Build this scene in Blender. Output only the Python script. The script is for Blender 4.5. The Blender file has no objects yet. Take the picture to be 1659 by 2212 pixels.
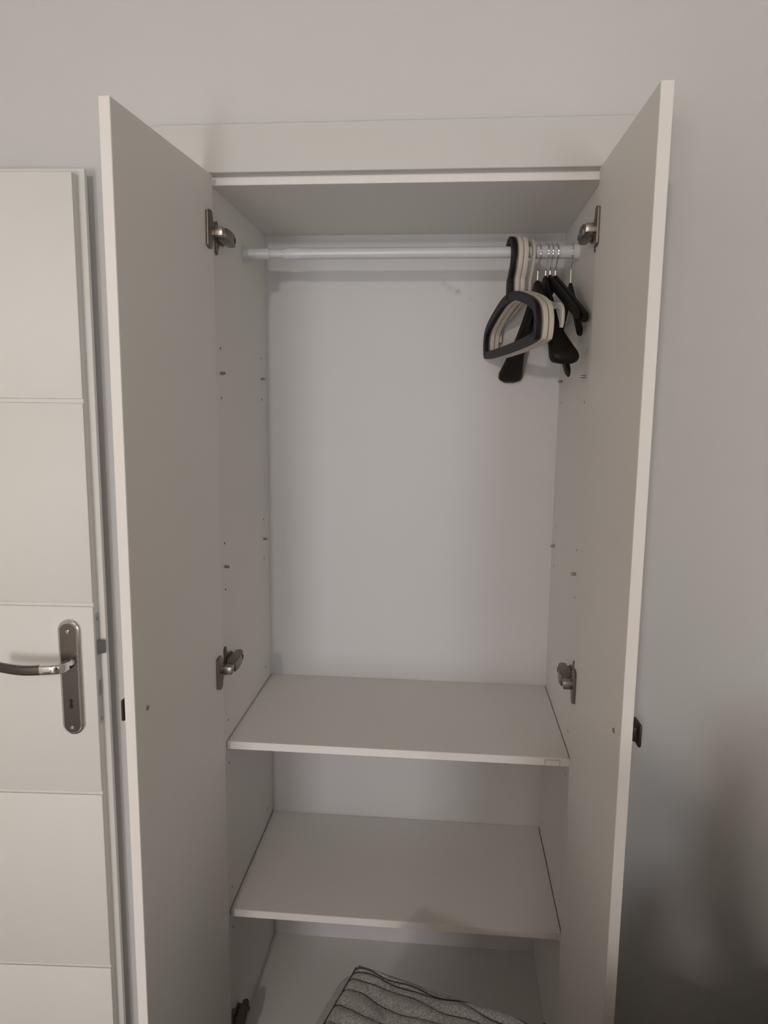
import bpy, bmesh, math, random
from mathutils import Vector, Matrix
random.seed(7)
SC = bpy.context.scene
COL = SC.collection
PI = math.pi

# ------------------------------------------------------------------ camera, world, lights, exposure
cam_d = bpy.data.cameras.new('camera')
cam = bpy.data.objects.new('camera', cam_d)
COL.objects.link(cam)
CAMP = Vector((0.48402, -1.49430, 1.64980))
RGT = Vector((0.996015, 0.088548, 0.010667))
UPV = Vector((-0.023455, 0.144669, 0.989202))
FWD = Vector((-0.086049, 0.985510, -0.146169))
m = Matrix.Identity(4)
for i in range(3):
    m[i][0], m[i][1], m[i][2], m[i][3] = RGT[i], UPV[i], -FWD[i], CAMP[i]
cam.matrix_world = m
cam_d.sensor_fit = 'VERTICAL'
cam_d.sensor_height = 24.0
cam_d.lens = 24.0 * 1569.94 / 2212.0
cam_d.clip_start = 0.02
SC.camera = cam

w = bpy.data.worlds.new('world')
SC.world = w
w.use_nodes = True
w.node_tree.nodes['Background'].inputs[0].default_value = (0.75, 0.82, 0.95, 1)
w.node_tree.nodes['Background'].inputs[1].default_value = 0.6

# bluish daylight from the two windows behind the photographer (soft); the ceiling lamp further down is the third light
WINDOWS = ((-0.58, 0.74, 0.56, 1.12, 37.0, (0.985, 0.985, 1.0)),      # x, z, width, height, watts, colour
           (1.72, 1.50, 0.70, 1.20, 19.0, (0.87, 0.935, 1.0)))
WIN_Y = -4.40
for (wx, wz, ww, wh, pw, wc) in WINDOWS:
    ld = bpy.data.lights.new('window_daylight', 'AREA')
    ld.shape = 'RECTANGLE'
    ld.size, ld.size_y = ww, wh
    ld.energy = pw
    ld.color = wc
    lo = bpy.data.objects.new('window_daylight', ld)
    COL.objects.link(lo)
    lo.location = (wx, WIN_Y + 0.03, wz)
    lo.rotation_euler = (math.radians(90), 0, 0)      # shines along +Y into the room
LAMP = (0.03, -3.00, 2.22)
LAMP_R, LAMP_STRENGTH, LAMP_COL = 0.045, 640.0, (1.0, 0.915, 0.83)

vs = SC.view_settings
vs.view_transform = 'Standard'
vs.look = 'None'
vs.gamma = 1.0
vs.use_curve_mapping = False
vs.exposure = -0.05

# ------------------------------------------------------------------ materials
def mat(name, col, rough=0.5, metal=0.0, noise=0.0, nscale=30.0, bump=0.0, bscale=200.0, spec=0.5):
    mt = bpy.data.materials.new(name)
    mt.use_nodes = True
    nt = mt.node_tree
    b = nt.nodes['Principled BSDF']
    b.inputs['Base Color'].default_value = (*col, 1)
    b.inputs['Roughness'].default_value = rough
    b.inputs['Metallic'].default_value = metal
    b.inputs['Specular IOR Level'].default_value = spec
    tc = nt.nodes.new('ShaderNodeTexCoord')
    if noise:
        n = nt.nodes.new('ShaderNodeTexNoise')
        n.inputs['Scale'].default_value = nscale
        n.inputs['Detail'].default_value = 4
        nt.links.new(tc.outputs['Object'], n.inputs['Vector'])
        r = nt.nodes.new('ShaderNodeMix'); r.data_type = 'RGBA'
        r.inputs[6].default_value = (*[c * (1 - noise) for c in col], 1)
        r.inputs[7].default_value = (*[min(1, c * (1 + noise)) for c in col], 1)
        nt.links.new(n.outputs['Fac'], r.inputs[0])
        nt.links.new(r.outputs[2], b.inputs['Base Color'])
    if bump:
        n2 = nt.nodes.new('ShaderNodeTexNoise')
        n2.inputs['Scale'].default_value = bscale
        n2.inputs['Detail'].default_value = 5
        nt.links.new(tc.outputs['Object'], n2.inputs['Vector'])
        bp = nt.nodes.new('ShaderNodeBump')
        bp.inputs['Strength'].default_value = bump
        bp.inputs['Distance'].default_value = 0.002
        nt.links.new(n2.outputs['Fac'], bp.inputs['Height'])
        nt.links.new(bp.outputs['Normal'], b.inputs['Normal'])
    return mt

M = {}
M['wall'] = mat('wall_paint', (0.665, 0.66, 0.66), 0.85, noise=0.012, nscale=3, bump=0.12, bscale=260, spec=0.3)
M['room'] = mat('room_paint', (0.74, 0.69, 0.63), 0.9, noise=0.02, nscale=2)
M['side'] = mat('side_wall_paint', (0.80, 0.75, 0.69), 0.9, noise=0.02, nscale=2)
M['ceil'] = mat('ceiling_paint', (0.40, 0.375, 0.35), 0.9, noise=0.02, nscale=2)
M['floor'] = mat('floor_wood', (0.13, 0.08, 0.05), 0.5, noise=0.25, nscale=6)
M['board'] = mat('white_melamine', (0.77, 0.75, 0.72), 0.5, noise=0.012, nscale=8, bump=0.05, bscale=700, spec=0.4)
M['edge'] = mat('white_edge_band', (0.80, 0.77, 0.75), 0.4, noise=0.01, nscale=8, spec=0.4)
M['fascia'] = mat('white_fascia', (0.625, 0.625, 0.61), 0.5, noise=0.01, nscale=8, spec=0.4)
M['doorwhite'] = mat('door_lacquer', (0.78, 0.78, 0.755), 0.5, noise=0.008, nscale=5, spec=0.45)
M['hinge'] = mat('nickel_hinge', (0.20, 0.175, 0.15), 0.32, 0.9, noise=0.1, nscale=60)
M['steel'] = mat('steel_pin', (0.34, 0.31, 0.28), 0.3, 0.9, noise=0.06, nscale=60)
M['knob'] = mat('dark_bronze', (0.055, 0.046, 0.04), 0.42, 0.6, noise=0.1, nscale=60)
M['chrome'] = mat('chrome', (0.72, 0.72, 0.73), 0.10, 1.0, noise=0.02, nscale=40)
M['satin'] = mat('satin_nickel', (0.15, 0.135, 0.125), 0.28, 1.0, noise=0.04, nscale=80)
M['zinc'] = mat('galvanised_lock', (0.46, 0.48, 0.47), 0.45, 0.7, noise=0.08, nscale=70)
M['zincdark'] = mat('lock_bolt', (0.24, 0.26, 0.26), 0.4, 0.8, noise=0.08, nscale=70)
M['hole'] = mat('dark_keyway', (0.015, 0.013, 0.012), 0.8, noise=0.1)
M['rod'] = mat('white_rod', (0.62, 0.63, 0.66), 0.30, noise=0.02, nscale=30, spec=0.5)
M['black'] = mat('black_plastic', (0.0085, 0.0078, 0.0072), 0.5, noise=0.06, nscale=40, bump=0.05, bscale=500, spec=0.28)
M['cream'] = mat('cream_plastic', (0.62, 0.565, 0.50), 0.5, noise=0.03, nscale=30)
M['pale'] = mat('pale_plastic', (0.55, 0.53, 0.50), 0.35, noise=0.03, nscale=30)
M['chip'] = mat('shaded_chipboard', (0.10, 0.07, 0.045), 0.95, noise=0.3, nscale=400)  # chipboard brown with the shade of the bores put into the colour
M['tape'] = mat('adhesive_residue', (0.52, 0.48, 0.455), 0.6, noise=0.12, nscale=300)
M['skin'] = mat('skin', (0.55, 0.36, 0.27), 0.55, noise=0.04)
M['shirt'] = mat('dark_shirt', (0.05, 0.055, 0.065), 0.85, noise=0.1)
M['trousers'] = mat('dark_trousers', (0.035, 0.04, 0.05), 0.85, noise=0.1)
M['hair'] = mat('dark_hair', (0.03, 0.02, 0.015), 0.6, noise=0.1)
M['glass'] = mat('pale_glass', (0.8, 0.85, 0.9), 0.2, noise=0.01)

def back_panel_mat():
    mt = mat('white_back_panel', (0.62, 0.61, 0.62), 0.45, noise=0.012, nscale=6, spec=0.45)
    nt = mt.node_tree
    b = nt.nodes['Principled BSDF']
    src = b.inputs['Base Color'].links[0].from_socket
    tc = nt.nodes['Texture Coordinate']
    prev = src
    # rubbed grey scuff marks on the board
    for (x, z, r, a) in ((0.4642, 1.9585, 0.015, 0.15), (0.4787, 1.9459, 0.015, 0.16), (0.4985, 1.9375, 0.014, 0.24),
                         (0.4995, 1.9405, 0.007, 0.28), (0.530, 1.9205, 0.011, 0.13)):
        d = nt.nodes.new('ShaderNodeVectorMath'); d.operation = 'DISTANCE'
        nt.links.new(tc.outputs['Object'], d.inputs[0])
        d.inputs[1].default_value = (x, 0.437, z)
        mr = nt.nodes.new('ShaderNodeMapRange')
        mr.interpolation_type = 'SMOOTHSTEP'
        mr.inputs['From Min'].default_value = 0.0
        mr.inputs['From Max'].default_value = r
        mr.inputs['To Min'].default_value = a
        mr.inputs['To Max'].default_value = 0.0
        nt.links.new(d.outputs['Value'], mr.inputs['Value'])
        mx = nt.nodes.new('ShaderNodeMix'); mx.data_type = 'RGBA'
        nt.links.new(mr.outputs['Result'], mx.inputs[0])
        nt.links.new(prev, mx.inputs[6])
        mx.inputs[7].default_value = (0.12, 0.115, 0.12, 1)
        prev = mx.outputs[2]
    nt.links.new(prev, b.inputs['Base Color'])
    return mt
M['back'] = back_panel_mat()

def fabric_mat():
    mt = bpy.data.materials.new('grey_woven_fabric'); mt.use_nodes = True
    nt = mt.node_tree; b = nt.nodes['Principled BSDF']
    b.inputs['Roughness'].default_value = 0.95
    b.inputs['Specular IOR Level'].default_value = 0.1
    b.inputs['Sheen Weight'].default_value = 0.15
    tc = nt.nodes.new('ShaderNodeTexCoord')
    mp = nt.nodes.new('ShaderNodeMapping')
    nt.links.new(tc.outputs['Object'], mp.inputs['Vector'])
    w1 = nt.nodes.new('ShaderNodeTexNoise'); w1.inputs['Scale'].default_value = 1.0
    w1.inputs['Detail'].default_value = 3
    mp.inputs['Scale'].default_value = (260, 900, 700)
    nt.links.new(mp.outputs['Vector'], w1.inputs['Vector'])
    mp2 = nt.nodes.new('ShaderNodeMapping'); mp2.inputs['Scale'].default_value = (900, 260, 400)
    nt.links.new(tc.outputs['Object'], mp2.inputs['Vector'])
    w2 = nt.nodes.new('ShaderNodeTexNoise'); w2.inputs['Scale'].default_value = 1.0
    w2.inputs['Detail'].default_value = 3
    nt.links.new(mp2.outputs['Vector'], w2.inputs['Vector'])
    ad = nt.nodes.new('ShaderNodeMath'); ad.operation = 'ADD'
    nt.links.new(w1.outputs['Fac'], ad.inputs[0]); nt.links.new(w2.outputs['Fac'], ad.inputs[1])
    cr = nt.nodes.new('ShaderNodeMapRange')
    cr.inputs['From Min'].default_value = 0.65; cr.inputs['From Max'].default_value = 1.35
    nt.links.new(ad.outputs[0], cr.inputs['Value'])
    mx = nt.nodes.new('ShaderNodeMix'); mx.data_type = 'RGBA'
    mx.inputs[6].default_value = (0.085, 0.082, 0.08, 1)
    mx.inputs[7].default_value = (0.40, 0.39, 0.375, 1)
    nt.links.new(cr.outputs['Result'], mx.inputs[0])
    nt.links.new(mx.outputs[2], b.inputs['Base Color'])
    bp = nt.nodes.new('ShaderNodeBump'); bp.inputs['Strength'].default_value = 0.5
    bp.inputs['Distance'].default_value = 0.001
    nt.links.new(ad.outputs[0], bp.inputs['Height'])
    nt.links.new(bp.outputs['Normal'], b.inputs['Normal'])
    return mt
M['fabric'] = fabric_mat()
M['thread'] = mat('dark_thread', (0.035, 0.032, 0.03), 0.9, noise=0.2, nscale=200)

# ------------------------------------------------------------------ mesh helpers
def finish(name, bm, material, parent=None, local=False, smooth=True, angle=35):
    bmesh.ops.recalc_face_normals(bm, faces=bm.faces)
    me = bpy.data.meshes.new(name)
    bm.to_mesh(me); bm.free()
    if smooth:
        for p in me.polygons: p.use_smooth = True
        me.set_sharp_from_angle(angle=math.radians(angle))
    o = bpy.data.objects.new(name, me)
    COL.objects.link(o)
    if isinstance(material, str): material = M[material]
    me.materials.append(material)
    if parent is not None:
        o.parent = parent
        if not local:
            o.matrix_parent_inverse = Matrix.Translation(-Vector(parent.get('_base', (0, 0, 0))))
    return o

def box(bm, lo, hi, bev=0.0, seg=2, mtx=None):
    lo, hi = Vector(lo), Vector(hi)
    r = bmesh.ops.create_cube(bm, size=1.0)
    vs_ = r['verts']
    c, s = (lo + hi) / 2, hi - lo
    for v in vs_:
        v.co = Vector((v.co.x * s.x, v.co.y * s.y, v.co.z * s.z)) + c
    if bev:
        es = list({e for v in vs_ for e in v.link_edges})
        r2 = bmesh.ops.bevel(bm, geom=es, offset=bev, segments=seg, profile=0.5, affect='EDGES')
        vs_ = list({v for f in r2['faces'] for v in f.verts} | {v for v in vs_ if v.is_valid})
    if mtx is not None:
        for v in vs_: v.co = mtx @ v.co
    return vs_

def prism(bm, pts, n, depth, bev=0.0, seg=2):
    """closed polygon pts (Vectors), extruded along n by depth; optional bevel"""
    n = Vector(n).normalized()
    a = [bm.verts.new(p) for p in pts]
    b = [bm.verts.new(Vector(p) + n * depth) for p in pts]
    k = len(pts)
    fs = [bm.faces.new(a), bm.faces.new(b[::-1])]
    for i in range(k):
        fs.append(bm.faces.new((a[i], b[i], b[(i + 1) % k], a[(i + 1) % k])))
    if bev:
        es = list(set(fs[0].edges) | set(fs[1].edges))
        bmesh.ops.bevel(bm, geom=es, offset=bev, segments=seg, profile=0.5, affect='EDGES')

def cyl(bm, p0, p1, r0, r1=None, seg=24, cap=True):
    p0, p1 = Vector(p0), Vector(p1)
    if r1 is None: r1 = r0
    d = (p1 - p0).normalized()
    x = d.orthogonal().normalized(); y = d.cross(x)
    A = [bm.verts.new(p0 + (x * math.cos(t) + y * math.sin(t)) * r0) for t in [2 * PI * i / seg for i in range(seg)]]
    B = [bm.verts.new(p1 + (x * math.cos(t) + y * math.sin(t)) * r1) for t in [2 * PI * i / seg for i in range(seg)]]
    for i in range(seg):
        bm.faces.new((A[i], A[(i + 1) % seg], B[(i + 1) % seg], B[i]))
    if cap:
        bm.faces.new(A[::-1]); bm.faces.new(B)

def lathe(bm, p0, d, prof, seg=32):
    """prof: list of (distance along d, radius)"""
    p0, d = Vector(p0), Vector(d).normalized()
    x = d.orthogonal().normalized(); y = d.cross(x)
    rings = []
    for (t, r) in prof:
        if r < 1e-6:
            rings.append([bm.verts.new(p0 + d * t)])
        else:
            rings.append([bm.verts.new(p0 + d * t + (x * math.cos(2 * PI * i / seg) + y * math.sin(2 * PI * i / seg)) * r) for i in range(seg)])
    for a, b in zip(rings, rings[1:]):
        for i in range(seg):
            j = (i + 1) % seg
            if len(a) == 1 and len(b) == 1: continue
            if len(a) == 1: bm.faces.new((a[0], b[i], b[j]))
            elif len(b) == 1: bm.faces.new((a[i], a[j], b[0]))
            else: bm.faces.new((a[i], a[j], b[j], b[i]))
    if len(rings[0]) > 1: bm.faces.new(rings[0][::-1])
    if len(rings[-1]) > 1: bm.faces.new(rings[-1])

def catmull(pts, n=8):
    P = [Vector(p) for p in pts]
    out = []
    for i in range(len(P) - 1):
        p0 = P[max(i - 1, 0)]; p1 = P[i]; p2 = P[i + 1]; p3 = P[min(i + 2, len(P) - 1)]
        for k in range(n):
            t = k / n
            out.append(0.5 * ((2 * p1) + (-p0 + p2) * t + (2 * p0 - 5 * p1 + 4 * p2 - p3) * t * t + (-p0 + 3 * p1 - 3 * p2 + p3) * t ** 3))
    out.append(P[-1])
    return out

def sweep(bm, path, sect, nrm=None, cap=True):
    """path: Vectors; sect(i, t) -> list of (a, b) offsets: a along nrm, b along side"""
    K = len(path); rings = []
    prevx = None
    for i, p in enumerate(path):
        d = (path[min(i + 1, K - 1)] - path[max(i - 1, 0)]).normalized()
        if nrm is not None:
            x = Vector(nrm); x = (x - d * x.dot(d)).normalized()
        else:
            x = d.orthogonal().normalized() if prevx is None else (prevx - d * prevx.dot(d)).normalized()
        prevx = x
        y = d.cross(x)
        rings.append([bm.verts.new(p + x * a + y * b) for a, b in sect(i, i / (K - 1))])
    n = len(rings[0])
    for a, b in zip(rings, rings[1:]):
        for i in range(n):
            bm.faces.new((a[i], a[(i + 1) % n], b[(i + 1) % n], b[i]))
    if cap:
        bm.faces.new(rings[0][::-1]); bm.faces.new(rings[-1])

def circ(r, n=12):
    return [(r * math.cos(2 * PI * i / n), r * math.sin(2 * PI * i / n)) for i in range(n)]
def rrect(w, h, r, n=4):
    out = []
    for cx, cy, a0 in ((w / 2 - r, h / 2 - r, 0), (-w / 2 + r, h / 2 - r, PI / 2), (-w / 2 + r, -h / 2 + r, PI), (w / 2 - r, -h / 2 + r, 1.5 * PI)):
        for i in range(n + 1):
            a = a0 + PI / 2 * i / n
            out.append((cx + r * math.cos(a), cy + r * math.sin(a)))
    return out

def tag(o, label=None, cat=None, group=None, kind=None):
    if label: o['label'] = label
    if cat: o['category'] = cat
    if group: o['group'] = group
    if kind: o['kind'] = kind
    return o
def empty(name, loc, rz=0.0):
    o = bpy.data.objects.new(name, None)
    COL.objects.link(o)
    o.location = loc; o.rotation_euler = (0, 0, rz)
    o.empty_display_size = 0.05
    BASES[o.name] = Vector(loc)
    return o
BASES = {}
def part(name, bm, material, parent, **kw):
    """part whose mesh is in world coordinates, under an Empty (shifted) or a mesh (identity)"""
    o = finish(name, bm, material, None, **kw)
    o.parent = parent
    if parent.name in BASES:
        o.matrix_parent_inverse = Matrix.Translation(-BASES[parent.name])
    return o
def lpart(name, bm, material, parent, **kw):
    o = finish(name, bm, material, None, **kw)
    o.parent = parent
    return o

# ------------------------------------------------------------------ setting
W_, D_ = 0.764, 0.437
ZC, ZS1, ZS2, ZFL = 2.0787, 0.8936, 0.4763, 0.0834
T = 0.018
XL, XR, YB, HC = -1.10, 2.20, -4.45, 2.55
GAP = 0.0015
bm = bmesh.new(); box(bm, (XL, YB, -0.05), (XR, 0.60, 0.0))
tag(finish('floor', bm, 'floor', smooth=False), 'brown wooden floor of the room', kind='structure')
bm = bmesh.new(); box(bm, (XL, YB, HC), (XR, 0.60, HC + 0.05))
tag(finish('ceiling', bm, 'ceil', smooth=False), 'plain ceiling of the room', kind='structure')
# wall with the wardrobe niche
NX0, NX1, NZ = -T - 0.004, W_ + T + 0.004, 2.112
bm = bmesh.new()
box(bm, (XL, 0.0, 0.0), (NX0, 0.50, HC))
box(bm, (NX1, 0.0, 0.0), (XR, 0.50, HC))
box(bm, (NX0, 0.0, NZ), (NX1, 0.50, HC))
box(bm, (NX0, 0.47, 0.0), (NX1, 0.50, NZ))
bmesh.ops.remove_doubles(bm, verts=bm.verts, dist=1e-5)
tag(finish('wall_back', bm, 'wall', smooth=False), 'off-white painted wall around the built-in wardrobe', kind='structure')
bm = bmesh.new(); box(bm, (XL - 0.06, YB, 0), (XL, 0.5, HC))
tag(finish('wall_left', bm, 'side', smooth=False), 'plain painted wall on the left', kind='structure')
bm = bmesh.new(); box(bm, (XR, YB, 0), (XR + 0.06, 0.5, HC))
tag(finish('wall_right', bm, 'side', smooth=False), 'plain painted wall on the right', kind='structure')
# rear wall with two windows
bm = bmesh.new()
xc = XL
for (wx, wz, ww, wh, pw, wc) in WINDOWS:
    wx0, wx1, wz0, wz1 = wx - ww / 2 - 0.04, wx + ww / 2 + 0.04, wz - wh / 2 - 0.04, wz + wh / 2 + 0.04
    box(bm, (xc, YB - 0.1, 0), (wx0, YB, HC))
    box(bm, (wx0, YB - 0.1, 0), (wx1, YB, wz0)); box(bm, (wx0, YB - 0.1, wz1), (wx1, YB, HC))
    xc = wx1
box(bm, (xc, YB - 0.1, 0), (XR, YB, HC))
tag(finish('wall_front', bm, 'room', smooth=False), 'plain wall with two windows', kind='structure')
for k, (wx, wz, ww, wh, pw, wc) in enumerate(WINDOWS):
    wx0, wx1, wz0, wz1 = wx - ww / 2 - 0.04, wx + ww / 2 + 0.04, wz - wh / 2 - 0.04, wz + wh / 2 + 0.04
    wi = tag(empty('window_%d' % (k + 1), (wx, YB - 0.05, wz0)), ('low window on the left', 'wider window to the right')[k], kind='structure')  # left opening set low to light the lower compartments; no shutter built
    bm = bmesh.new()
    for lo_, hi_ in (((wx0, YB - 0.08, wz0), (wx0 + 0.04, YB - 0.02, wz1)), ((wx1 - 0.04, YB - 0.08, wz0), (wx1, YB - 0.02, wz1)),
                     ((wx0 + 0.04, YB - 0.08, wz0), (wx1 - 0.04, YB - 0.02, wz0 + 0.04)), ((wx0 + 0.04, YB - 0.08, wz1 - 0.04), (wx1 - 0.04, YB - 0.02, wz1))):
        box(bm, lo_, hi_)
    bmesh.ops.remove_doubles(bm, verts=bm.verts, dist=1e-5)
    part('window_frame', bm, 'doorwhite', wi, smooth=False)
    bm = bmesh.new(); box(bm, (wx0 + 0.04, YB - 0.055, wz0 + 0.04), (wx1 - 0.04, YB - 0.05, wz1 - 0.04))
    part('window_pane', bm, 'glass', wi, smooth=False)

# ------------------------------------------------------------------ wardrobe
wd = tag(empty('wardrobe', (W_ / 2, 0.2, 0.0)), 'white built-in wardrobe with both doors standing open', 'wardrobe')
def wbox(name, lo_, hi_, material='board', bev=0.0006, parent=None):
    bm = bmesh.new(); box(bm, lo_, hi_, bev, 1)
    return part(name, bm, material, parent or wd)

def drilled(name, lo_, hi_, holes, x):
    """side panel with real drilled shelf-pin holes"""
    bm = bmesh.new(); box(bm, lo_, hi_)
    o = part(name, bm, 'board', wd, smooth=False)
    bc = bmesh.new()
    for (y, z) in holes:
        cyl(bc, (x - 0.012, y, z), (x + 0.012, y, z), 0.0031, seg=10)
    bmesh.ops.recalc_face_normals(bc, faces=bc.faces)
    mc = bpy.data.meshes.new('c'); bc.to_mesh(mc); bc.free()
    oc = bpy.data.objects.new('c', mc); COL.objects.link(oc)
    md = o.modifiers.new('b', 'BOOLEAN'); md.operation = 'DIFFERENCE'; md.solver = 'EXACT'; md.object = oc
    bpy.context.view_layer.update()
    dg = bpy.context.evaluated_depsgraph_get()
    me = bpy.data.meshes.new_from_object(o.evaluated_get(dg))
    o.modifiers.clear(); o.data = me
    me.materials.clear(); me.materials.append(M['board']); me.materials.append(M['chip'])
    for p in me.polygons:      # bored walls: raw chipboard, coloured extra dark to stand for shade in the holes
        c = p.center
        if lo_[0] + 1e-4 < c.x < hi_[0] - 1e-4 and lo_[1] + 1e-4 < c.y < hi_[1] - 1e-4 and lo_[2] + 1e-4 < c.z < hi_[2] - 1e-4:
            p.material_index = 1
    bpy.data.objects.remove(oc)
    return o
HF, HB = 0.0365, 0.375
ZPIN = [(1.7115, 1), (1.293, 1), (0.884, 0), (0.468, 0)]
def holes():
    out = []
    for zc, pin in ZPIN:
        for dz in (-0.052, 0.0, 0.052):
            if dz == 0.0: continue
            for y in (HF, HB): out.append((y, zc + dz))
    return out
pl = drilled('side_panel', (-T, 0.0, 0.0), (0.0, D_, ZC + T), holes(), 0.0)
pr = drilled('side_panel', (W_, 0.0, 0.0), (W_ + T, D_, ZC + T), [(y + (0.03 if y < 0.1 else 0.008), z) for y, z in holes()], W_)
# front edge bands of the carcass
top = wbox('top_panel', (0, 0.001, ZC), (W_, D_, ZC + T - 0.001))
wbox('edge_band', (0.0005, 0.0, ZC + 0.0002), (W_ - 0.0005, 0.001, ZC + T - 0.0012), 'edge', 0, top)
wbox('bottom_panel', (0, 0.0, ZFL - T), (W_, D_, ZFL))
wbox('plinth', (0, 0.03, 0.0), (W_, 0.046, ZFL - T))
wbox('back_panel', (-T, D_, 0.0), (W_ + T, D_ + 0.006, ZC + T), 'back', 0)
YS = 0.0178
for zs in (ZS1, ZS2):
    s = wbox('shelf', (0.002, YS + 0.001, zs - T), (W_ - 0.002, D_ - 0.001, zs))
    wbox('edge_band', (0.002, YS, zs - T + 0.0003), (W_ - 0.002, YS + 0.001, zs - 0.0003), 'edge', 0, s)
    if zs == ZS1:   # outline of old sticky tape on the front edge
        bm = bmesh.new()
        x0, x1, z0, z1 = 0.7085, 0.7425, 0.8775, 0.8905
        for a in ((x0, z1 - 0.0028, x1, z1), (x0, z0, x0 + 0.003, z1 - 0.0028), (x1 - 0.0022, z0, x1, z1 - 0.0028)):
            box(bm, (a[0], YS - 0.0002, a[1]), (a[2], YS, a[3]))
        part('adhesive_residue', bm, 'tape', s, smooth=False)
# shelf pins left in the empty hole rows (loose bracket pins)
for x, sgn, pan in ((0.0, 1, pl), (W_, -1, pr)):
    for zc, pin in ZPIN:
        for y in (HF, HB):
            yy = y + ((0.03 if y < 0.1 else 0.008) if sgn < 0 else -0.002)
            bm = bmesh.new()
            r = 0.0031
            lathe(bm, (x - sgn * 0.006, yy, zc), (sgn, 0, 0), [(0, 0.0024), (0.006, 0.0024), (0.006, r), (0.0145, r), (0.0165, r * 0.8), (0.0172, r * 0.4), (0.0172, 0)], 16)
            part('shelf_pin', bm, 'steel', pan)
# fascia board above the doors
FY = -0.030
wbox('fascia_board', (-0.1116, FY, 2.0942), (0.876, -0.0004, 2.1835), 'fascia', 0.0012)

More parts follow.
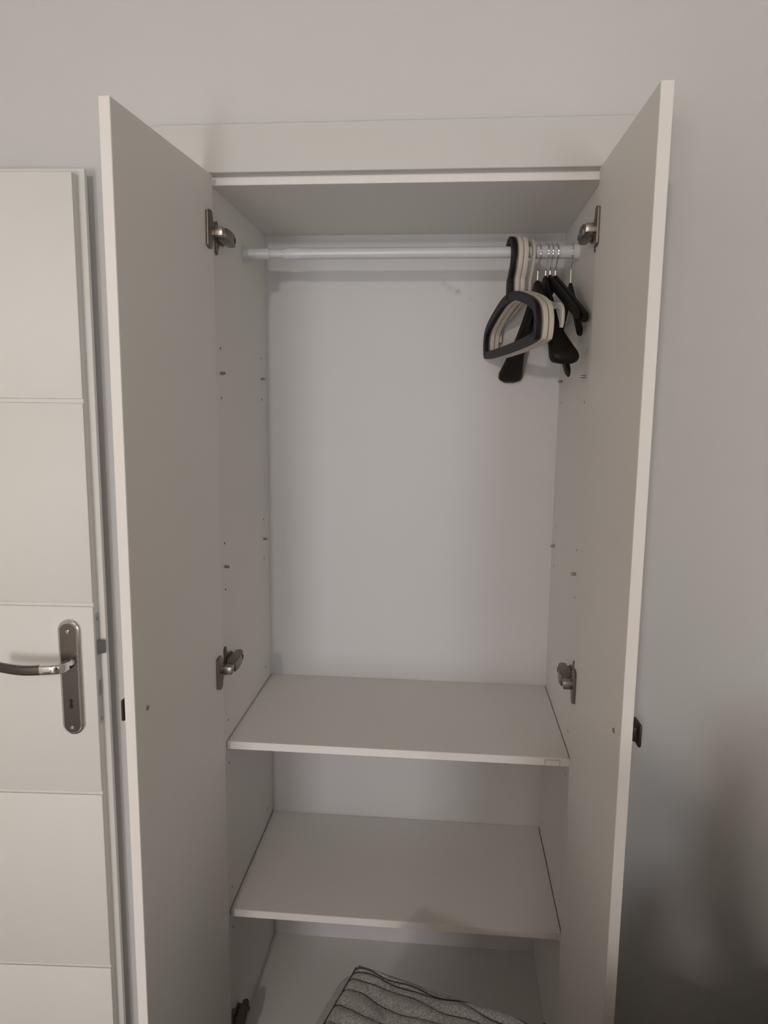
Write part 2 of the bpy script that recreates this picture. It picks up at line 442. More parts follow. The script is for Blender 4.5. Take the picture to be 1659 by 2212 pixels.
# doors ------------------------------------------------------------------
DL, DTH, DTOP, DBOT = 0.3738, 0.0181, 2.0917, 0.075
def door_frame(s):
    an = 0.0805 if s < 0 else 0.0198
    h = Vector((0.00966 if s < 0 else W_ - 0.00966, -0.0245, 0))
    dv = Vector((s * math.sin(an), -math.cos(an), 0))
    n = Vector((s * math.cos(an), math.sin(an), 0))
    return h, dv, n
for s in (-1, 1):
    h, dv, n = door_frame(s)
    mt = Matrix((( dv.x, n.x, 0, h.x), (dv.y, n.y, 0, h.y), (0, 0, 1, 0), (0, 0, 0, 1)))
    bm = bmesh.new(); box(bm, (0, 0.0, DBOT), (DL - 0.001, DTH, DTOP), 0.0006, 1, mt)
    d = part('door', bm, 'board', wd)
    bm = bmesh.new(); box(bm, (DL - 0.001, 0.0004, DBOT), (DL, DTH - 0.0004, DTOP), 0.0, 1, mt)
    part('edge_band', bm, 'edge', d, smooth=False)
    # pull knob: rectangular stem flaring into a square plate, on the outer face
    bm = bmesh.new()
    prof = [(0.0, 0.0135, 0.0135), (0.003, 0.0115, 0.0125), (0.011, 0.0105, 0.012), (0.0145, 0.0115, 0.013), (0.0165, 0.0165, 0.0175), (0.0175, 0.0185, 0.0187), (0.0205, 0.0185, 0.0187), (0.0215, 0.0172, 0.0174)]
    rings = []
    for (o_, a, b) in prof:
        rings.append([bm.verts.new(mt @ Vector((0.331 + p[0], DTH + o_, 1.132 + p[1]))) for p in rrect(2 * a, 2 * b, 0.003, 3)])
    for A, B in zip(rings, rings[1:]):
        k = len(A)
        for i in range(k): bm.faces.new((A[i], A[(i + 1) % k], B[(i + 1) % k], B[i]))
    bm.faces.new(rings[0][::-1]); bm.faces.new(rings[-1])
    part('knob', bm, 'knob', d, angle=50)
    # knob screw on the inner face, with a cross slot
    bm = bmesh.new()
    c = mt @ Vector((0.332, 0, 1.1335))
    lathe(bm, c + n * 0.001, -n, [(0, 0.0046), (0.0015, 0.0046), (0.0026, 0.0034), (0.0027, 0.0016), (0.0012, 0.0012), (0.0012, 0)], 20)
    part('knob_screw', bm, 'steel', d)
    # hinges
    for zi, hz in enumerate((1.985, 1.080, 0.180)):
        flip = 1 if zi == 0 else -1
        e = empty('hinge', (0 if s < 0 else W_, 0.03, hz))
        e.parent = wd; e.matrix_parent_inverse = Matrix.Translation(-BASES[wd.name])
        # flange on the door
        bm = bmesh.new()
        out = [(-0.0365, 0.010), (-0.0365, 0.020), (-0.032, 0.0305), (0.032, 0.0305), (0.0365, 0.020), (0.0365, 0.010), (0.031, 0.006), (0.020, 0.006), (0.010, -0.004), (-0.010, -0.004), (-0.020, 0.006), (-0.031, 0.006)]
        off = 0.0065 if s < 0 else -0.004
        prism(bm, [mt @ Vector((b + off, 0.0, hz + a)) for a, b in out], -n, 0.0052, 0.0010, 2)
        part('cup_flange', bm, 'hinge', e)
        # link between the cup and the arm
        bm = bmesh.new()
        xs = 0.0 if s < 0 else W_
        sg = 1 if s < 0 else -1
        xa, xb = sorted((xs + sg * 0.0125, xs + sg * 0.0315))
        box(bm, (xa, -0.034, hz - 0.0088), (xb, 0.004, hz + 0.0078), 0.0012)
        part('hinge_link', bm, 'steel', e)
        # arm
        bm = bmesh.new()
        prof = [(-0.008, 0.014), (-0.010, 0.0335), (0.010, 0.0345), (0.048, 0.031), (0.070, 0.027), (0.078, 0.019), (0.072, 0.010), (0.016, 0.0115)]
        prism(bm, [Vector((xs + sg * q, p, hz - 0.0105)) for p, q in prof], (0, 0, 1), 0.021, 0.0012, 2)
        arm = part('hinge_arm', bm, 'hinge', e)
        bm = bmesh.new()
        prism(bm, [Vector((xs + sg * 0.0275, y_, hz + z_)) for y_, z_ in ((0.040, -0.005), (0.060, -0.005), (0.060, 0.005), (0.040, 0.005))], (sg, 0, 0), 0.0035, 0.0008)
        part('cover_cap', bm, 'hole', e)
        # mounting plate with two wings
        bm = bmesh.new()
        out = [(0.012, -0.030), (0.018, -0.036), (0.024, -0.030), (0.027, -0.014), (0.062, -0.011), (0.062, 0.011), (0.027, 0.014), (0.024, 0.026), (0.018, 0.030), (0.012, 0.026)]
        prism(bm, [Vector((xs, y_, hz + flip * z_)) for y_, z_ in out], (sg, 0, 0), 0.005, 0.001, 2)
        box(bm, (min(xs + sg * 0.004, xs + sg * 0.012), 0.016, hz - 0.008), (max(xs + sg * 0.004, xs + sg * 0.012), 0.064, hz + 0.008), 0.001)
        part('mounting_plate', bm, 'hinge', e)
        for z_ in (-0.024, 0.021):
            bm = bmesh.new()
            lathe(bm, (xs + sg * 0.0045, 0.0185, hz + flip * z_), (sg, 0, 0), [(0, 0.0038), (0.0015, 0.0036), (0.0018, 0.002), (0.0008, 0.001), (0.0008, 0)], 16)
            part('hinge_screw', bm, 'steel', e)

# ------------------------------------------------------------------ clothes rail
RY, RZ = 0.226, 1.992
rl = tag(empty('clothes_rail', (W_ / 2, RY, RZ)), 'white telescopic clothes rail across the top of the wardrobe', 'clothes rail')
def lat(name, x0, prof, material='rod'):
    bm = bmesh.new(); lathe(bm, (x0, RY, RZ), (1, 0, 0), prof, 32); return part(name, bm, material, rl)
lat('end_cap', 0.0003, [(0, 0.0165), (0.004, 0.0172), (0.012, 0.0165), (0.0125, 0.0125)])
lat('sleeve', 0.0105, [(0, 0.0128), (0.050, 0.0128), (0.0515, 0.0122), (0.0515, 0.0095)])
lat('inner_tube', 0.06, [(0, 0.0098), (0.05, 0.0098)])
lat('collar', 0.0945, [(0, 0.0098), (0.0005, 0.0118), (0.010, 0.0132), (0.036, 0.0136), (0.042, 0.0132), (0.042, 0.012)])
lat('outer_tube', 0.134, [(0, 0.0126), (0.53, 0.0126)])
lat('sleeve', 0.658, [(0, 0.0126), (0.001, 0.0146), (0.092, 0.0146)])
lat('end_cap', 0.7495, [(0, 0.0146), (0.0005, 0.0165), (0.010, 0.0170), (0.0142, 0.0165)])

# ------------------------------------------------------------------ hangers
def hang_root(name, x0, theta, tilt=0.0):
    """local axes: x = s (towards the viewer), y = across, z = up; origin on the rail axis"""
    o = empty(name, (x0, RY, RZ))
    o.rotation_mode = 'XYZ'
    sx = Vector((math.sin(theta), -math.cos(theta), 0))
    yy = Vector((math.cos(theta), math.sin(theta), 0))
    zz = Vector((0, 0, 1))
    # s axis tilted in its own plane
    s2 = (sx * math.cos(tilt) + zz * math.sin(tilt)); z2 = (zz * math.cos(tilt) - sx * math.sin(tilt))
    R = Matrix((s2, yy, z2)).transposed()
    o.rotation_euler = R.to_euler()
    return o

def chaikin(P, n=3):
    for _ in range(n):
        Q = []
        for i in range(len(P)):
            a, b = P[i], P[(i + 1) % len(P)]
            Q.append((a[0] * .75 + b[0] * .25, a[1] * .75 + b[1] * .25)); Q.append((a[0] * .25 + b[0] * .75, a[1] * .25 + b[1] * .75))
        P = Q
    return P

def loop_hanger(x0, theta, tilt, material, label, th=0.0098):
    o = tag(hang_root('loop_hanger', x0, theta, tilt), label, 'clothes hanger', 'flat plastic loop hangers on the rail')
    a = 0.207
    ctrl = [(-a, -0.222), (a * 0.93, -0.224), (a + 0.000, -0.206), (a + 0.003, -0.168), (a - 0.02, -0.134), (0.08, -0.100), (0.03, -0.090), (-0.03, -0.090), (-0.08, -0.100), (-a + 0.02, -0.134), (-a - 0.003, -0.168), (-a - 0.000, -0.206), (-a * 0.93, -0.224)][1:]
    P = chaikin(ctrl, 3)
    n = len(P); wd_ = 0.0195
    Q = []
    for i in range(n):
        p, q = P[i - 1], P[(i + 1) % n]
        dx, dz = q[0] - p[0], q[1] - p[1]; L = math.hypot(dx, dz)
        Q.append((P[i][0] - dz / L * wd_, P[i][1] + dx / L * wd_))
    bm = bmesh.new()
    r = 0.0012
    lay = [(P, -th / 2 + r, 0), (P, th / 2 - r, 0), ('Pi', th / 2, 0), ('Qi', th / 2, 0), (Q, th / 2 - r, 0), (Q, -th / 2 + r, 0), ('Qi', -th / 2, 0), ('Pi', -th / 2, 0)]
    def inter(t): return [(p[0] * (1 - t) + q[0] * t, p[1] * (1 - t) + q[1] * t) for p, q in zip(P, Q)]
    rings = []
    for S, y, _ in lay:
        S2 = inter(0.07) if S == 'Pi' else inter(0.93) if S == 'Qi' else S
        rings.append([bm.verts.new((p[0], y, p[1])) for p in S2])
    for k in range(len(rings)):
        A, B = rings[k], rings[(k + 1) % len(rings)]
        for i in range(n): bm.faces.new((A[i], A[(i + 1) % n], B[(i + 1) % n], B[i]))
    fr = lpart('frame', bm, material, o, angle=30)
    # flat hook ribbon rising from the frame
    c = [(-0.002, -0.104), (-0.002, -0.088), (-0.001, -0.068), (0.005, -0.055), (0.018, -0.036), (0.0245, -0.016), (0.0248, 0.002), (0.018, 0.0175), (0.006, 0.0238), (-0.008, 0.0225), (-0.018, 0.0145), (-0.0235, 0.003)]
    path = catmull([Vector((p[0], 0, p[1])) for p in c], 5)
    K = len(path)
    bm = bmesh.new()
    def sect(i, t):
        wv = 0.0255 if t < 0.20 else (0.0255 - (t - 0.20) / 0.06 * 0.0085 if t < 0.26 else 0.017)
        if t > 0.93: wv = 0.016 - (t - 0.93) / 0.07 * 0.004
        return rrect(th, wv, 0.0012, 2)
    sweep(bm, path, sect, nrm=(0, 1, 0))
    lpart('hook', bm, material, o, angle=30)
    # little notches on the trouser bar
    for sx in (-0.190, -0.182, 0.172, 0.180):
        bm = bmesh.new(); box(bm, (sx - 0.0012, -th / 2 - 0.0004, -0.2085), (sx + 0.0012, th / 2 + 0.0004, -0.199))
        lpart('bar_notch', bm, 'hole', o, smooth=False)
    return o
TH, TI = 0.211, 0.036
loop_hanger(0.6135, TH, TI, 'black', 'flat black plastic loop hanger in front of the cream ones')
loop_hanger(0.6275, TH, TI, 'cream', 'cream plastic loop hanger directly behind the black loop hanger')
loop_hanger(0.6390, TH, TI, 'cream', 'second cream plastic loop hanger, nearer the chrome-hooked hangers')

def wire_hook(o, zt):
    bm = bmesh.new()
    pts = [(0, zt - 0.012), (0, zt + 0.02), (0.001, -0.040), (0.008, -0.024), (0.0165, -0.008)]
    path = [Vector((p[0], 0, p[1])) for p in pts]
    for k in range(0, 13):
        a = -0.25 + (PI + 0.35) * k / 12
        path.append(Vector((0.0172 * math.cos(a), 0, 0.0172 * math.sin(a))))
    path.append(Vector((-0.0172, 0, -0.012)))
    path = catmull(path, 3)
    sweep(bm, path, lambda i, t: circ(0.0017, 8), nrm=(0, 1, 0))
    return lpart('hook', bm, 'chrome', o)

def arms(o, zt, a, drop, w0, w1, h0, h1, material, drop_pow=1.15, name='shoulder', bow=0.0, flare=0.55):
    """two sloping arms, each its own part; cross width w0..w1, height h0..h1"""
    for sgn in (-1, 1):
        path = []
        if not isinstance(drop, tuple): drop = (drop, drop)
        N = 26
        for i in range(N + 1):
            t = i / N
            path.append(Vector((sgn * a * t, bow * t * t, zt - 0.008 - (drop[0] if sgn < 0 else drop[1]) * t ** drop_pow)))
        bm = bmesh.new()
        def sect(i, t):
            f = 0 if t < flare * 0.3 else ((t - flare * 0.3) / (1 - flare * 0.3)) ** 1.85
            wv = w0 + (w1 - w0) * f; hv = h0 + (h1 - h0) * f
            e = 1.0
            if t > 0.92: e = math.sqrt(max(0.02, 1 - ((t - 0.92) / 0.08) ** 2))
            wv *= 0.35 + 0.65 * e; hv *= 0.4 + 0.6 * e
            return rrect(wv, hv, min(wv, hv) * 0.45, 4)
        sweep(bm, path, sect, nrm=(0, 1, 0))
        lpart(name, bm, material, o, angle=60)
    bm = bmesh.new()
    lathe(bm, (0, 0, zt - 0.022), (0, 0, 1), [(0, w0 * 0.48), (0.010, w0 * 0.5), (0.020, w0 * 0.46), (0.026, 0.0032), (0.026, 0)], 20)
    lpart('neck', bm, material, o)

def wide_hanger(x0, theta, label):
    o = tag(hang_root('coat_hanger', x0, theta), label, 'clothes hanger', 'black chrome-hooked hangers')
    wire_hook(o, -0.066)
    arms(o, -0.066, 0.205, (0.205, 0.178), 0.015, 0.070, 0.025, 0.028, 'black', 1.0)
    return o
def slim_hanger(x0, theta, label, zt=-0.062, a=0.2, drop=0.15, w=0.011, h=0.024, p=1.1, bow=0.0):
    o = tag(hang_root('slim_hanger', x0, theta), label, 'clothes hanger', 'black chrome-hooked hangers')
    wire_hook(o, zt)
    arms(o, zt, a, drop, w, w * 1.25, h, h * 0.8, 'black', p, bow=bow)
    return o
wide_hanger(0.6755, 0.20, 'black wide-shouldered coat hanger with broad rounded ends below the loops')
slim_hanger(0.6928, 0.20, 'slim black hanger on the left of the three bunched chrome hooks', -0.056, 0.175, (0.11, 0.215), 0.0080, 0.024, 1.0)
slim_hanger(0.7025, 0.20, 'slim black hanger on the middle one of the three bunched chrome hooks', -0.054, 0.19, (0.15, 0.10), 0.0078, 0.024, 1.05)
slim_hanger(0.7142, 0.20, 'slim black hanger slanting towards the right door, rightmost of the bunched hooks', -0.056, 0.200, 0.105, 0.010, 0.028, 1.0)
o = slim_hanger(0.7490, 0.0, 'slim black hanger hanging alone against the right side panel', -0.072, 0.16, 0.115, 0.010, 0.022, 1.0)
# pale hanger with a curled strap hook
o = tag(hang_root('strap_hanger', 0.6575, 0.255), 'thin pale plastic hanger with a curled end, behind the cream loops', 'clothes hanger')
wire_h = [(0.0, -0.10), (0.001, -0.066), (0.006, -0.052), (0.016, -0.034), (0.0215, -0.014), (0.0215, 0.003), (0.015, 0.0155), (0.004, 0.0215), (-0.009, 0.0195), (-0.018, 0.011), (-0.021, 0.0)]
bm = bmesh.new()
sweep(bm, catmull([Vector((p[0], 0, p[1])) for p in wire_h], 5), lambda i, t: rrect(0.006, 0.012, 0.002, 2), nrm=(0, 1, 0))
lpart('hook', bm, 'pale', o)
for sgn in (-1, 1):
    pts = [(0, -0.095), (0.03, -0.100), (0.09, -0.118), (0.15, -0.136), (0.178, -0.1395), (0.192, -0.148), (0.195, -0.163), (0.192, -0.184)]
    bm = bmesh.new()
    sweep(bm, catmull([Vector((sgn * p[0], 0, p[1])) for p in pts], 5), lambda i, t: rrect(0.0072, 0.0135 if t < 0.97 else 0.009, 0.003, 3), nrm=(0, 1, 0))
    lpart('shoulder', bm, 'pale', o)
# ------------------------------------------------------------------ room door, standing open on the left
dr = tag(empty('door_1', (-0.62, -0.14, 0.0)), 'white panelled room door standing open beside the wardrobe', kind='structure')
DR = Matrix.Translation((-0.2535, -0.07, 0)) @ Matrix.Rotation(math.radians(3.0), 4, 'Z')   # local: x<0 leftwards, y into depth
DWD, DZ0, DZ1 = 0.80, 0.012, 2.0890
def dbox(name, lo_, hi_, material, bev=0.0, parent=None, seg=2, **kw):
    bm = bmesh.new(); box(bm, lo_, hi_, bev, seg, DR)
    return part(name, bm, material, parent or dr, **kw)
dbox('door_core', (-DWD, 0.004, DZ0), (0, 0.027, DZ1), 'doorwhite', 0.0008)
dbox('rebate_lip', (-DWD, 0.027, DZ0), (0.0135, 0.040, DZ1 + 0.0135), 'doorwhite', 0.0015)
GZ = [DZ0, 0.3775, 0.8005, 1.2258, 1.6505, DZ1]
for k in range(5):
    z0 = GZ[k] + (0.004 if k else 0); z1 = GZ[k + 1] - (0.004 if k < 4 else 0)
    dbox('door_panel', (-DWD, 0.0, z0), (0, 0.004, z1), 'doorwhite', 0.0025)
# lock on the leaf's edge
bm = bmesh.new()
fp = [(0.016 + p[0], 1.080 + p[1]) for p in rrect(0.0165, 0.250, 0.0081, 6)]
prism(bm, [DR @ Vector((-0.0004, a, b)) for a, b in fp], DR.to_3x3() @ Vector((1, 0, 0)), 0.0012)
fpo = part('lock_faceplate', bm, 'zinc', dr)
bm = bmesh.new()
prism(bm, [DR @ Vector((x_, y_, 1.1145)) for x_, y_ in ((0, 0.0095), (0.0135, 0.0205), (0.0135, 0.0225), (0, 0.0225))], (0, 0, 1), 0.029, 0.0008)
part('latch_bolt', bm, 'zincdark', fpo)
dbox('deadbolt', (0.0005, 0.0105, 1.021), (0.0015, 0.0215, 1.054), 'zincdark', 0.0003, fpo)
for z_ in (1.192, 0.968):
    bm = bmesh.new(); lathe(bm, DR @ Vector((0.0006, 0.016, z_)), DR.to_3x3() @ Vector((1, 0, 0)), [(0, 0.0042), (0.0008, 0.0040), (0.0010, 0.002), (0.0004, 0.001), (0.0004, 0)], 16)
    part('screw', bm, 'zincdark', fpo)
# long escutcheon plate
EX, EZ = -0.052, 1.0666
bm = bmesh.new()
rings = []
for (ins, yy) in ((0.0, 0.0), (0.0, -0.0035), (0.0016, -0.0062), (0.0045, -0.0078), (0.0056, -0.0098), (0.0066, -0.0105)):
    rings.append([bm.verts.new(DR @ Vector((EX + p[0], yy, EZ + p[1]))) for p in rrect(0.0484 - 2 * ins, 0.256 - 2 * ins, 0.0241 - ins, 10)])
for A, B in zip(rings, rings[1:]):
    k = len(A)
    for i in range(k): bm.faces.new((A[i], A[(i + 1) % k], B[(i + 1) % k], B[i]))
bm.faces.new(rings[-1]); bm.faces.new(rings[0][::-1])
esc = part('escutcheon', bm, 'chrome', dr, angle=25)
bm = bmesh.new()
prism(bm, [DR @ Vector((EX + p[0], -0.0104, EZ + p[1])) for p in rrect(0.0344, 0.2420, 0.0171, 10)], DR.to_3x3() @ Vector((0, -1, 0)), 0.0006, 0.0003)
part('face_inlay', bm, 'satin', esc)
for z_ in (EZ + 0.103, EZ - 0.110):
    bm = bmesh.new(); lathe(bm, DR @ Vector((EX, -0.0108, z_)), DR.to_3x3() @ Vector((0, -1, 0)), [(0, 0.0046), (0.0008, 0.0044), (0.0014, 0.003), (0.0004, 0.0018), (0.0004, 0)], 16)
    part('screw', bm, 'chrome', esc)
bm = bmesh.new()
kh = []
for i in range(13):
    a = math.radians(-60 + 300 * i / 12)
    kh.append((0.0042 * math.cos(a), 0.0055 + 0.0042 * math.sin(a)))
kh += [(-0.0042, -0.0085), (-0.002, -0.0115), (0.002, -0.0115), (0.0042, -0.0085)]
prism(bm, [DR @ Vector((EX + a, -0.0108, EZ - 0.0545 + b)) for a, b in kh], DR.to_3x3() @ Vector((0, -1, 0)), 0.0004)
part('keyhole', bm, 'hole', esc)
# lever
lv = empty('lever_handle', tuple(DR @ Vector((EX, -0.009, EZ + 0.034))))
lv.parent = dr; lv.matrix_parent_inverse = Matrix.Translation(-BASES[dr.name])
LZ = EZ + 0.036
bm = bmesh.new()
lathe(bm, DR @ Vector((EX, -0.0085, LZ)), DR.to_3x3() @ Vector((0, -1, 0)), [(0, 0.0135), (0.003, 0.013), (0.006, 0.0105), (0.020, 0.0092), (0.030, 0.0095)], 24)
path = catmull([DR @ Vector(v) for v in ((EX + 0.004, -0.030, LZ), (EX + 0.001, -0.044, LZ), (EX - 0.010, -0.0515, LZ), (EX - 0.028, -0.0535, LZ - 0.001), (EX - 0.040, -0.054, LZ - 0.0015))], 6)
sweep(bm, path, lambda i, t: rrect(0.0215 - 0.001 * t, 0.0125, 0.005, 4), nrm=(0, 0, 1))
part('lever_neck', bm, 'chrome', lv, angle=50)
bm = bmesh.new()
path = catmull([DR @ Vector(v) for v in ((EX - 0.0405, -0.054, LZ - 0.0015), (EX - 0.07, -0.0545, LZ - 0.003), (EX - 0.098, -0.053, LZ - 0.002), (EX - 0.128, -0.049, LZ + 0.001), (EX - 0.132, -0.0485, LZ + 0.0015))], 6)
sweep(bm, path, lambda i, t: rrect(0.0205 - 0.001 * t if t < 0.97 else 0.017, 0.0115 if t < 0.97 else 0.009, 0.0042, 4), nrm=(0, 0, 1))
part('lever_grip', bm, 'satin', lv, angle=50)

# ------------------------------------------------------------------ quilted grey fabric ottoman in front of the wardrobe
OT = math.radians(-18)
AP = Vector((0.3610, -0.4893, 0.0))
U = Vector((math.cos(OT), math.sin(OT), 0)); V = Vector((math.sin(OT), -math.cos(OT), 0))
ot = tag(empty('quilted_cushion', tuple(AP + U * 0.33 + V * 0.15)), 'tall grey woven fabric cushion with stitched channel quilting, before the wardrobe', 'cushion')
OTL, OTD, OTZ = 0.62, 0.30, 0.795
def vline(k, u):
    base = (0.010, 0.018, 0.032, 0.053, 0.080, 0.112, 0.144, 0.176, 0.208, 0.240, 0.268)[k]
    fan = 0.024 * (1 - math.exp(-u / 0.16)) * (k / 4.0 if k < 5 else 1.2) * (1 if k < 6 else max(0, 1 - (k - 5) * 0.3))
    wob = 0.004 * math.sin(u * 23 + k * 1.7) * min(1, u / 0.05) + 0.0022 * math.sin(u * 51 + k * 2.9) * min(1, u / 0.05)
    return base + fan * 0.55 + wob
NL = 11
def top_h(u, v):
    ls = [0.0] + [vline(k, u) for k in range(NL)] + [OTD]
    h = 0.0
    for a, b in zip(ls, ls[1:]):
        if a <= v <= b:
            t = (v - a) / max(b - a, 1e-5)
            h = (0.35 * (b - a) if (b - a) < 0.03 else 0.0085) * (abs(math.sin(PI * t)) ** 0.45)
            break
    h += 0.0035 * math.sin(u * 31 + v * 24 + 1.1 * math.sin(v * 40)) * min(1, u / 0.04) + 0.0018 * math.sin(u * 83 - v * 36)
    # crease running diagonally near the corner
    dcr = (v - 0.03) - 0.75 * (u - 0.02)
    h -= 0.005 * math.exp(-(dcr / 0.012) ** 2) * math.exp(-((u - 0.07) / 0.06) ** 2)
    return h
bm = bmesh.new()
NU, NV = 170, 190
def surf(u, v):
    # rounded plan edges
    e = min(u, OTL - u, v, OTD - v)
    rr = 0.014
    z = OTZ + top_h(u, v) * min(1, e / 0.012)
    if e < rr: z -= rr - math.sqrt(max(0, rr * rr - (rr - e) ** 2))
    z -= 0.018 * max(0, 1 - u / 0.10) ** 2 * max(0, v / 0.3)
    return AP + U * u + V * v + Vector((0, 0, z))
def warp(t): return t
G = [[bm.verts.new(surf(OTL * (i / NU) ** 1.25, OTD * (j / NV) ** 1.3)) for j in range(NV + 1)] for i in range(NU + 1)]
for i in range(NU):
    for j in range(NV):
        bm.faces.new((G[i][j], G[i + 1][j], G[i + 1][j + 1], G[i][j + 1]))
part('quilted_top', bm, 'fabric', ot, angle=80)
# side cover (bulging skirt)
bm = bmesh.new()
loopuv = []
nseg = 60
for i in range(nseg): loopuv.append((OTL * i / nseg, 0.0, 0, -1))
for i in range(nseg): loopuv.append((OTL, OTD * i / nseg, 1, 0))
for i in range(nseg): loopuv.append((OTL * (1 - i / nseg), OTD, 0, 1))
for i in range(nseg): loopuv.append((0.0, OTD * (1 - i / nseg), -1, 0))
rings = []
NZr = 90
for k in range(NZr + 1):
    t = k / NZr
    ring = []
    for (u, v, nu, nv) in loopuv:
        zt_ = surf(min(max(u, 0), OTL), min(max(v, 0), OTD)).z
        z = zt_ * (1 - t) + 0.012 * t
        bulge = 0.036 * math.sin(PI * min(1, t * 14.0) / 2) * (1 if nu < 0 else 0.3) + 0.004 * math.sin(z * 34 + u * 9 + v * 17) * min(1, t * 6)
        if t == 0: bulge = 0
        ring.append(bm.verts.new(AP + U * (u + nu * bulge) + V * (v + nv * bulge) + Vector((0, 0, z))))
    rings.append(ring)
n_ = len(loopuv)
for A, B in zip(rings, rings[1:]):
    for i in range(n_): bm.faces.new((A[i], A[(i + 1) % n_], B[(i + 1) % n_], B[i]))
bm.faces.new(rings[-1])
part('side_cover', bm, 'fabric', ot, angle=80)
# seams
def seam(name, pts, r, material, parent):
    bm = bmesh.new(); sweep(bm, pts, lambda i, t: circ(r, 6)); return part(name, bm, material, parent, angle=80)
for k in range(NL):
    pts = []
    for i in range(90):
        u = 0.003 + (OTL - 0.006) * (i / 89) ** 1.2
        pts.append(surf(u, vline(k, u)) + Vector((0, 0, 0.0022)))
    seam('stitch_line', pts, 0.0008, 'thread', ot)
seam('corner_seam', [surf(0.0015, 0.004 + (OTD - 0.008) * i / 60) + Vector((0, 0, 0.001)) for i in range(61)], 0.0016, 'thread', ot)
seam('edge_piping', [surf(0.004 + (OTL - 0.008) * i / 80, 0.0015) + Vector((0, 0, 0.0012)) for i in range(81)], 0.0028, 'fabric', ot)
for (u, v) in ((0.06, 0.06), (OTL - 0.06, 0.06), (0.06, OTD - 0.06), (OTL - 0.06, OTD - 0.06)):
    bm = bmesh.new(); b0 = AP + U * u + V * v; cyl(bm, b0 + Vector((0, 0, 0.0)), b0 + Vector((0, 0, 0.013)), 0.02, 0.022)
    part('foot', bm, 'hole', ot)

# ------------------------------------------------------------------ unseen dark chair on the right, added to keep fill light off the lower wall
ac = tag(empty('shade_armchair', (1.42, -0.85, 0.0)), 'dark brown upholstered chair added out of view to shade the lower right wall', 'shade_armchair')
M['darkcloth'] = mat('dark_brown_cloth', (0.035, 0.026, 0.02), 0.9, noise=0.15, nscale=60, bump=0.2, bscale=400)
def apart(name, lo_, hi_, bev, material='darkcloth', mtx=None):
    bm = bmesh.new(); box(bm, lo_, hi_, bev, 4, mtx); return part(name, bm, material, ac, angle=60)
apart('seat', (1.10, -1.20, 0.26), (1.74, -0.61, 0.46), 0.05)
apart('backrest', (1.10, -0.60, 0.20), (1.74, -0.40, 1.08), 0.06)
for x_ in (1.0, 1.75): apart('armrest', (x_, -1.20, 0.12), (x_ + 0.095, -0.46, 0.74), 0.035)
for x_ in (1.05, 1.79):
    for y_ in (-1.15, -0.56):
        bm = bmesh.new(); cyl(bm, (x_, y_, 0), (x_, y_, 0.16), 0.016, 0.022); part('leg', bm, 'hole', ac)

# ------------------------------------------------------------------ ceiling lamp behind the photographer
bulb = bpy.data.materials.new('lit_bulb'); bulb.use_nodes = True
bn = bulb.node_tree.nodes['Principled BSDF']
bn.inputs['Base Color'].default_value = (0.9, 0.9, 0.9, 1)
bn.inputs['Emission Color'].default_value = (*LAMP_COL, 1)
bn.inputs['Emission Strength'].default_value = LAMP_STRENGTH
cl = tag(empty('ceiling_lamp', (LAMP[0], LAMP[1], HC)), 'white ceiling lamp with a lit round bulb', 'lamp')
bm = bmesh.new(); lathe(bm, (LAMP[0], LAMP[1], HC), (0, 0, -1), [(0, 0.05), (0.012, 0.05), (0.02, 0.035), (0.03, 0.018), (HC - LAMP[2] - LAMP_R * 0.8, 0.018)], 32)
part('lamp_holder', bm, 'doorwhite', cl)
bm = bmesh.new(); bmesh.ops.create_uvsphere(bm, u_segments=24, v_segments=12, radius=LAMP_R, matrix=Matrix.Translation(LAMP))
part('bulb', bm, bulb, cl)

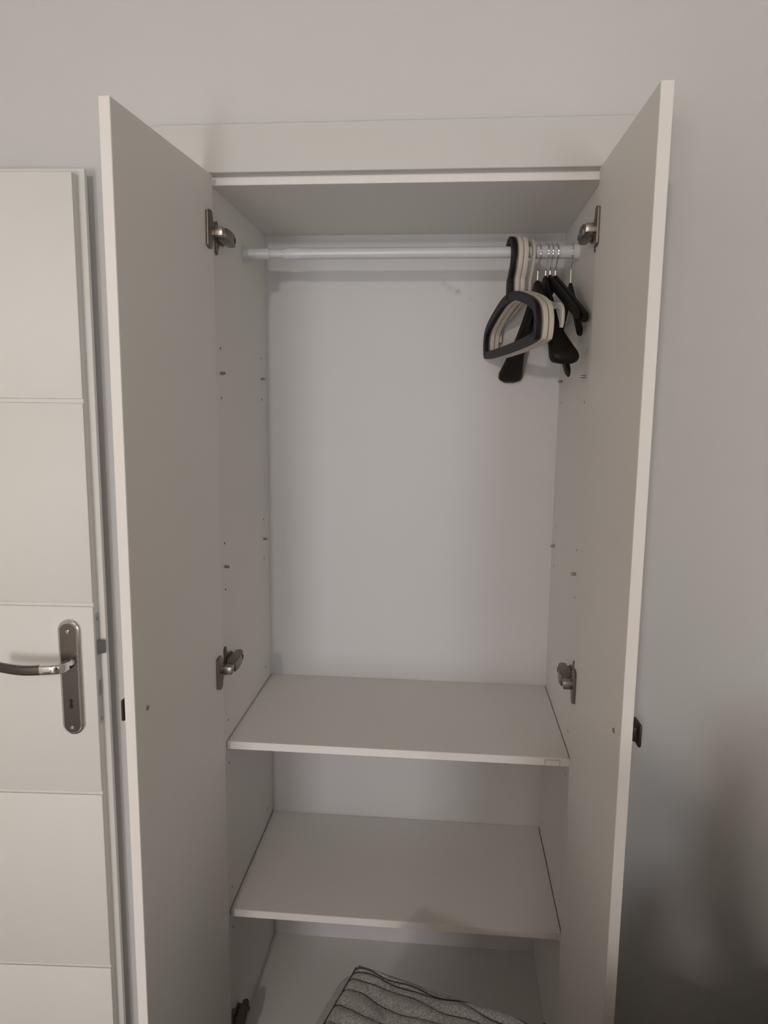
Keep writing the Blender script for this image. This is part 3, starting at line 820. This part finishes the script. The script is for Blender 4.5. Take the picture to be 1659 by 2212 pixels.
# ------------------------------------------------------------------ the photographer, standing behind the camera (casts the shadow on the right)
def photographer():
    px, py = 0.37, -1.78; ZK = 1.76 / 1.59
    J = {}; E_ = []; Rd = {}
    def v(n, x, y, z, r, par=None, ry=None):
        J[n] = Vector((px + x * 1.08, py + y, z * ZK)); Rd[n] = (r * 1.08, (ry or r) * 1.08)
        if par: E_.append((par, n))
    v('pelvis', 0, 0, 0.86, 0.135, None, 0.10)
    v('waist', 0, 0.0, 0.99, 0.118, 'pelvis', 0.09); v('chest', 0, 0.0, 1.15, 0.145, 'waist', 0.10); v('neckb', 0, 0.01, 1.285, 0.075, 'chest', 0.07)
    v('neck', 0, 0.015, 1.345, 0.050, 'neckb'); v('jaw', 0, 0.03, 1.395, 0.062, 'neck', 0.07); v('skull', 0, 0.025, 1.47, 0.075, 'jaw', 0.088); v('crown', 0, 0.02, 1.53, 0.056, 'skull', 0.066)
    for s, n in ((-1, 'l'), (1, 'r')):
        v(n + 'hip', s * 0.085, 0, 0.78, 0.085, 'pelvis'); v(n + 'knee', s * 0.10, 0.02, 0.44, 0.056, n + 'hip'); v(n + 'calf', s * 0.10, 0.0, 0.32, 0.055, n + 'knee'); v(n + 'ankle', s * 0.105, -0.02, 0.085, 0.036, n + 'calf')
        v(n + 'toe', s * 0.12, 0.13, 0.035, 0.034, n + 'ankle')
        v(n + 'sh', s * 0.165, 0.005, 1.26, 0.055, 'neckb')
        if s < 0:     # left arm hanging, hand relaxed
            v('lel', -0.205, -0.01, 1.00, 0.040, 'lsh'); v('lwr', -0.215, 0.05, 0.79, 0.027, 'lel'); v('lpalm', -0.212, 0.065, 0.72, 0.022, 'lwr', 0.034)
            for q, fl in enumerate((0.075, 0.085, 0.08, 0.062)):
                v('lf%da' % q, -0.212, 0.088 - 0.018 * q, 0.685, 0.009, 'lpalm'); v('lf%db' % q, -0.203, 0.092 - 0.018 * q, 0.685 - fl * 0.7, 0.008, 'lf%da' % q)
            v('ltha', -0.200, 0.095, 0.715, 0.011, 'lpalm'); v('lthb', -0.192, 0.105, 0.68, 0.009, 'ltha')
        else:         # right arm raised, holding the phone
            v('rel', 0.265, 0.09, 1.05, 0.044, 'rsh'); v('rwr', 0.165, 0.215, 1.27, 0.027, 'rel'); v('rpalm', 0.158, 0.232, 1.345, 0.022, 'rwr', 0.034)
            for q in range(4):
                v('rf%da' % q, 0.172, 0.242, 1.365 + 0.017 * q, 0.009, 'rpalm'); v('rf%db' % q, 0.168, 0.262, 1.375 + 0.018 * q, 0.008, 'rf%da' % q)
            v('rtha', 0.138, 0.236, 1.37, 0.011, 'rpalm'); v('rthb', 0.126, 0.242, 1.405, 0.009, 'rtha')
    names = list(J); idx = {n: i for i, n in enumerate(names)}
    me = bpy.data.meshes.new('person')
    me.from_pydata([J[n] for n in names], [(idx[a], idx[b]) for a, b in E_], [])
    o = bpy.data.objects.new('person', me); COL.objects.link(o)
    md = o.modifiers.new('skin', 'SKIN'); md.use_smooth_shade = True
    sk = me.skin_vertices[0].data
    for n in names:
        sk[idx[n]].radius = Rd[n]; sk[idx[n]].use_root = (n == 'pelvis')
    s2 = o.modifiers.new('sub', 'SUBSURF'); s2.levels = 2; s2.render_levels = 2
    bpy.context.view_layer.update()
    ev = o.evaluated_get(bpy.context.evaluated_depsgraph_get())
    nm = bpy.data.meshes.new_from_object(ev)
    o.modifiers.clear(); o.data = nm
    nm.materials.clear()
    for k in ('skin', 'shirt', 'trousers', 'hair'): nm.materials.append(M[k])
    for p in nm.polygons:
        c = p.center - Vector((px, py, 0)); c.z /= ZK
        p.use_smooth = True
        if c.z < 0.90 and not (c.x < -0.17 and c.z > 0.6): mi = 2
        elif c.y > 0.18 or (c.x < -0.17 and c.z < 0.84): mi = 0
        elif c.z > 1.49 or (c.z > 1.40 and c.y < 0.0 and abs(c.x) < 0.1): mi = 3
        elif c.z > 1.33 and abs(c.x) < 0.1: mi = 0
        else: mi = 1
        p.material_index = mi
    return tag(o, 'person in dark clothes holding up a phone to take the picture', 'person')
photographer()
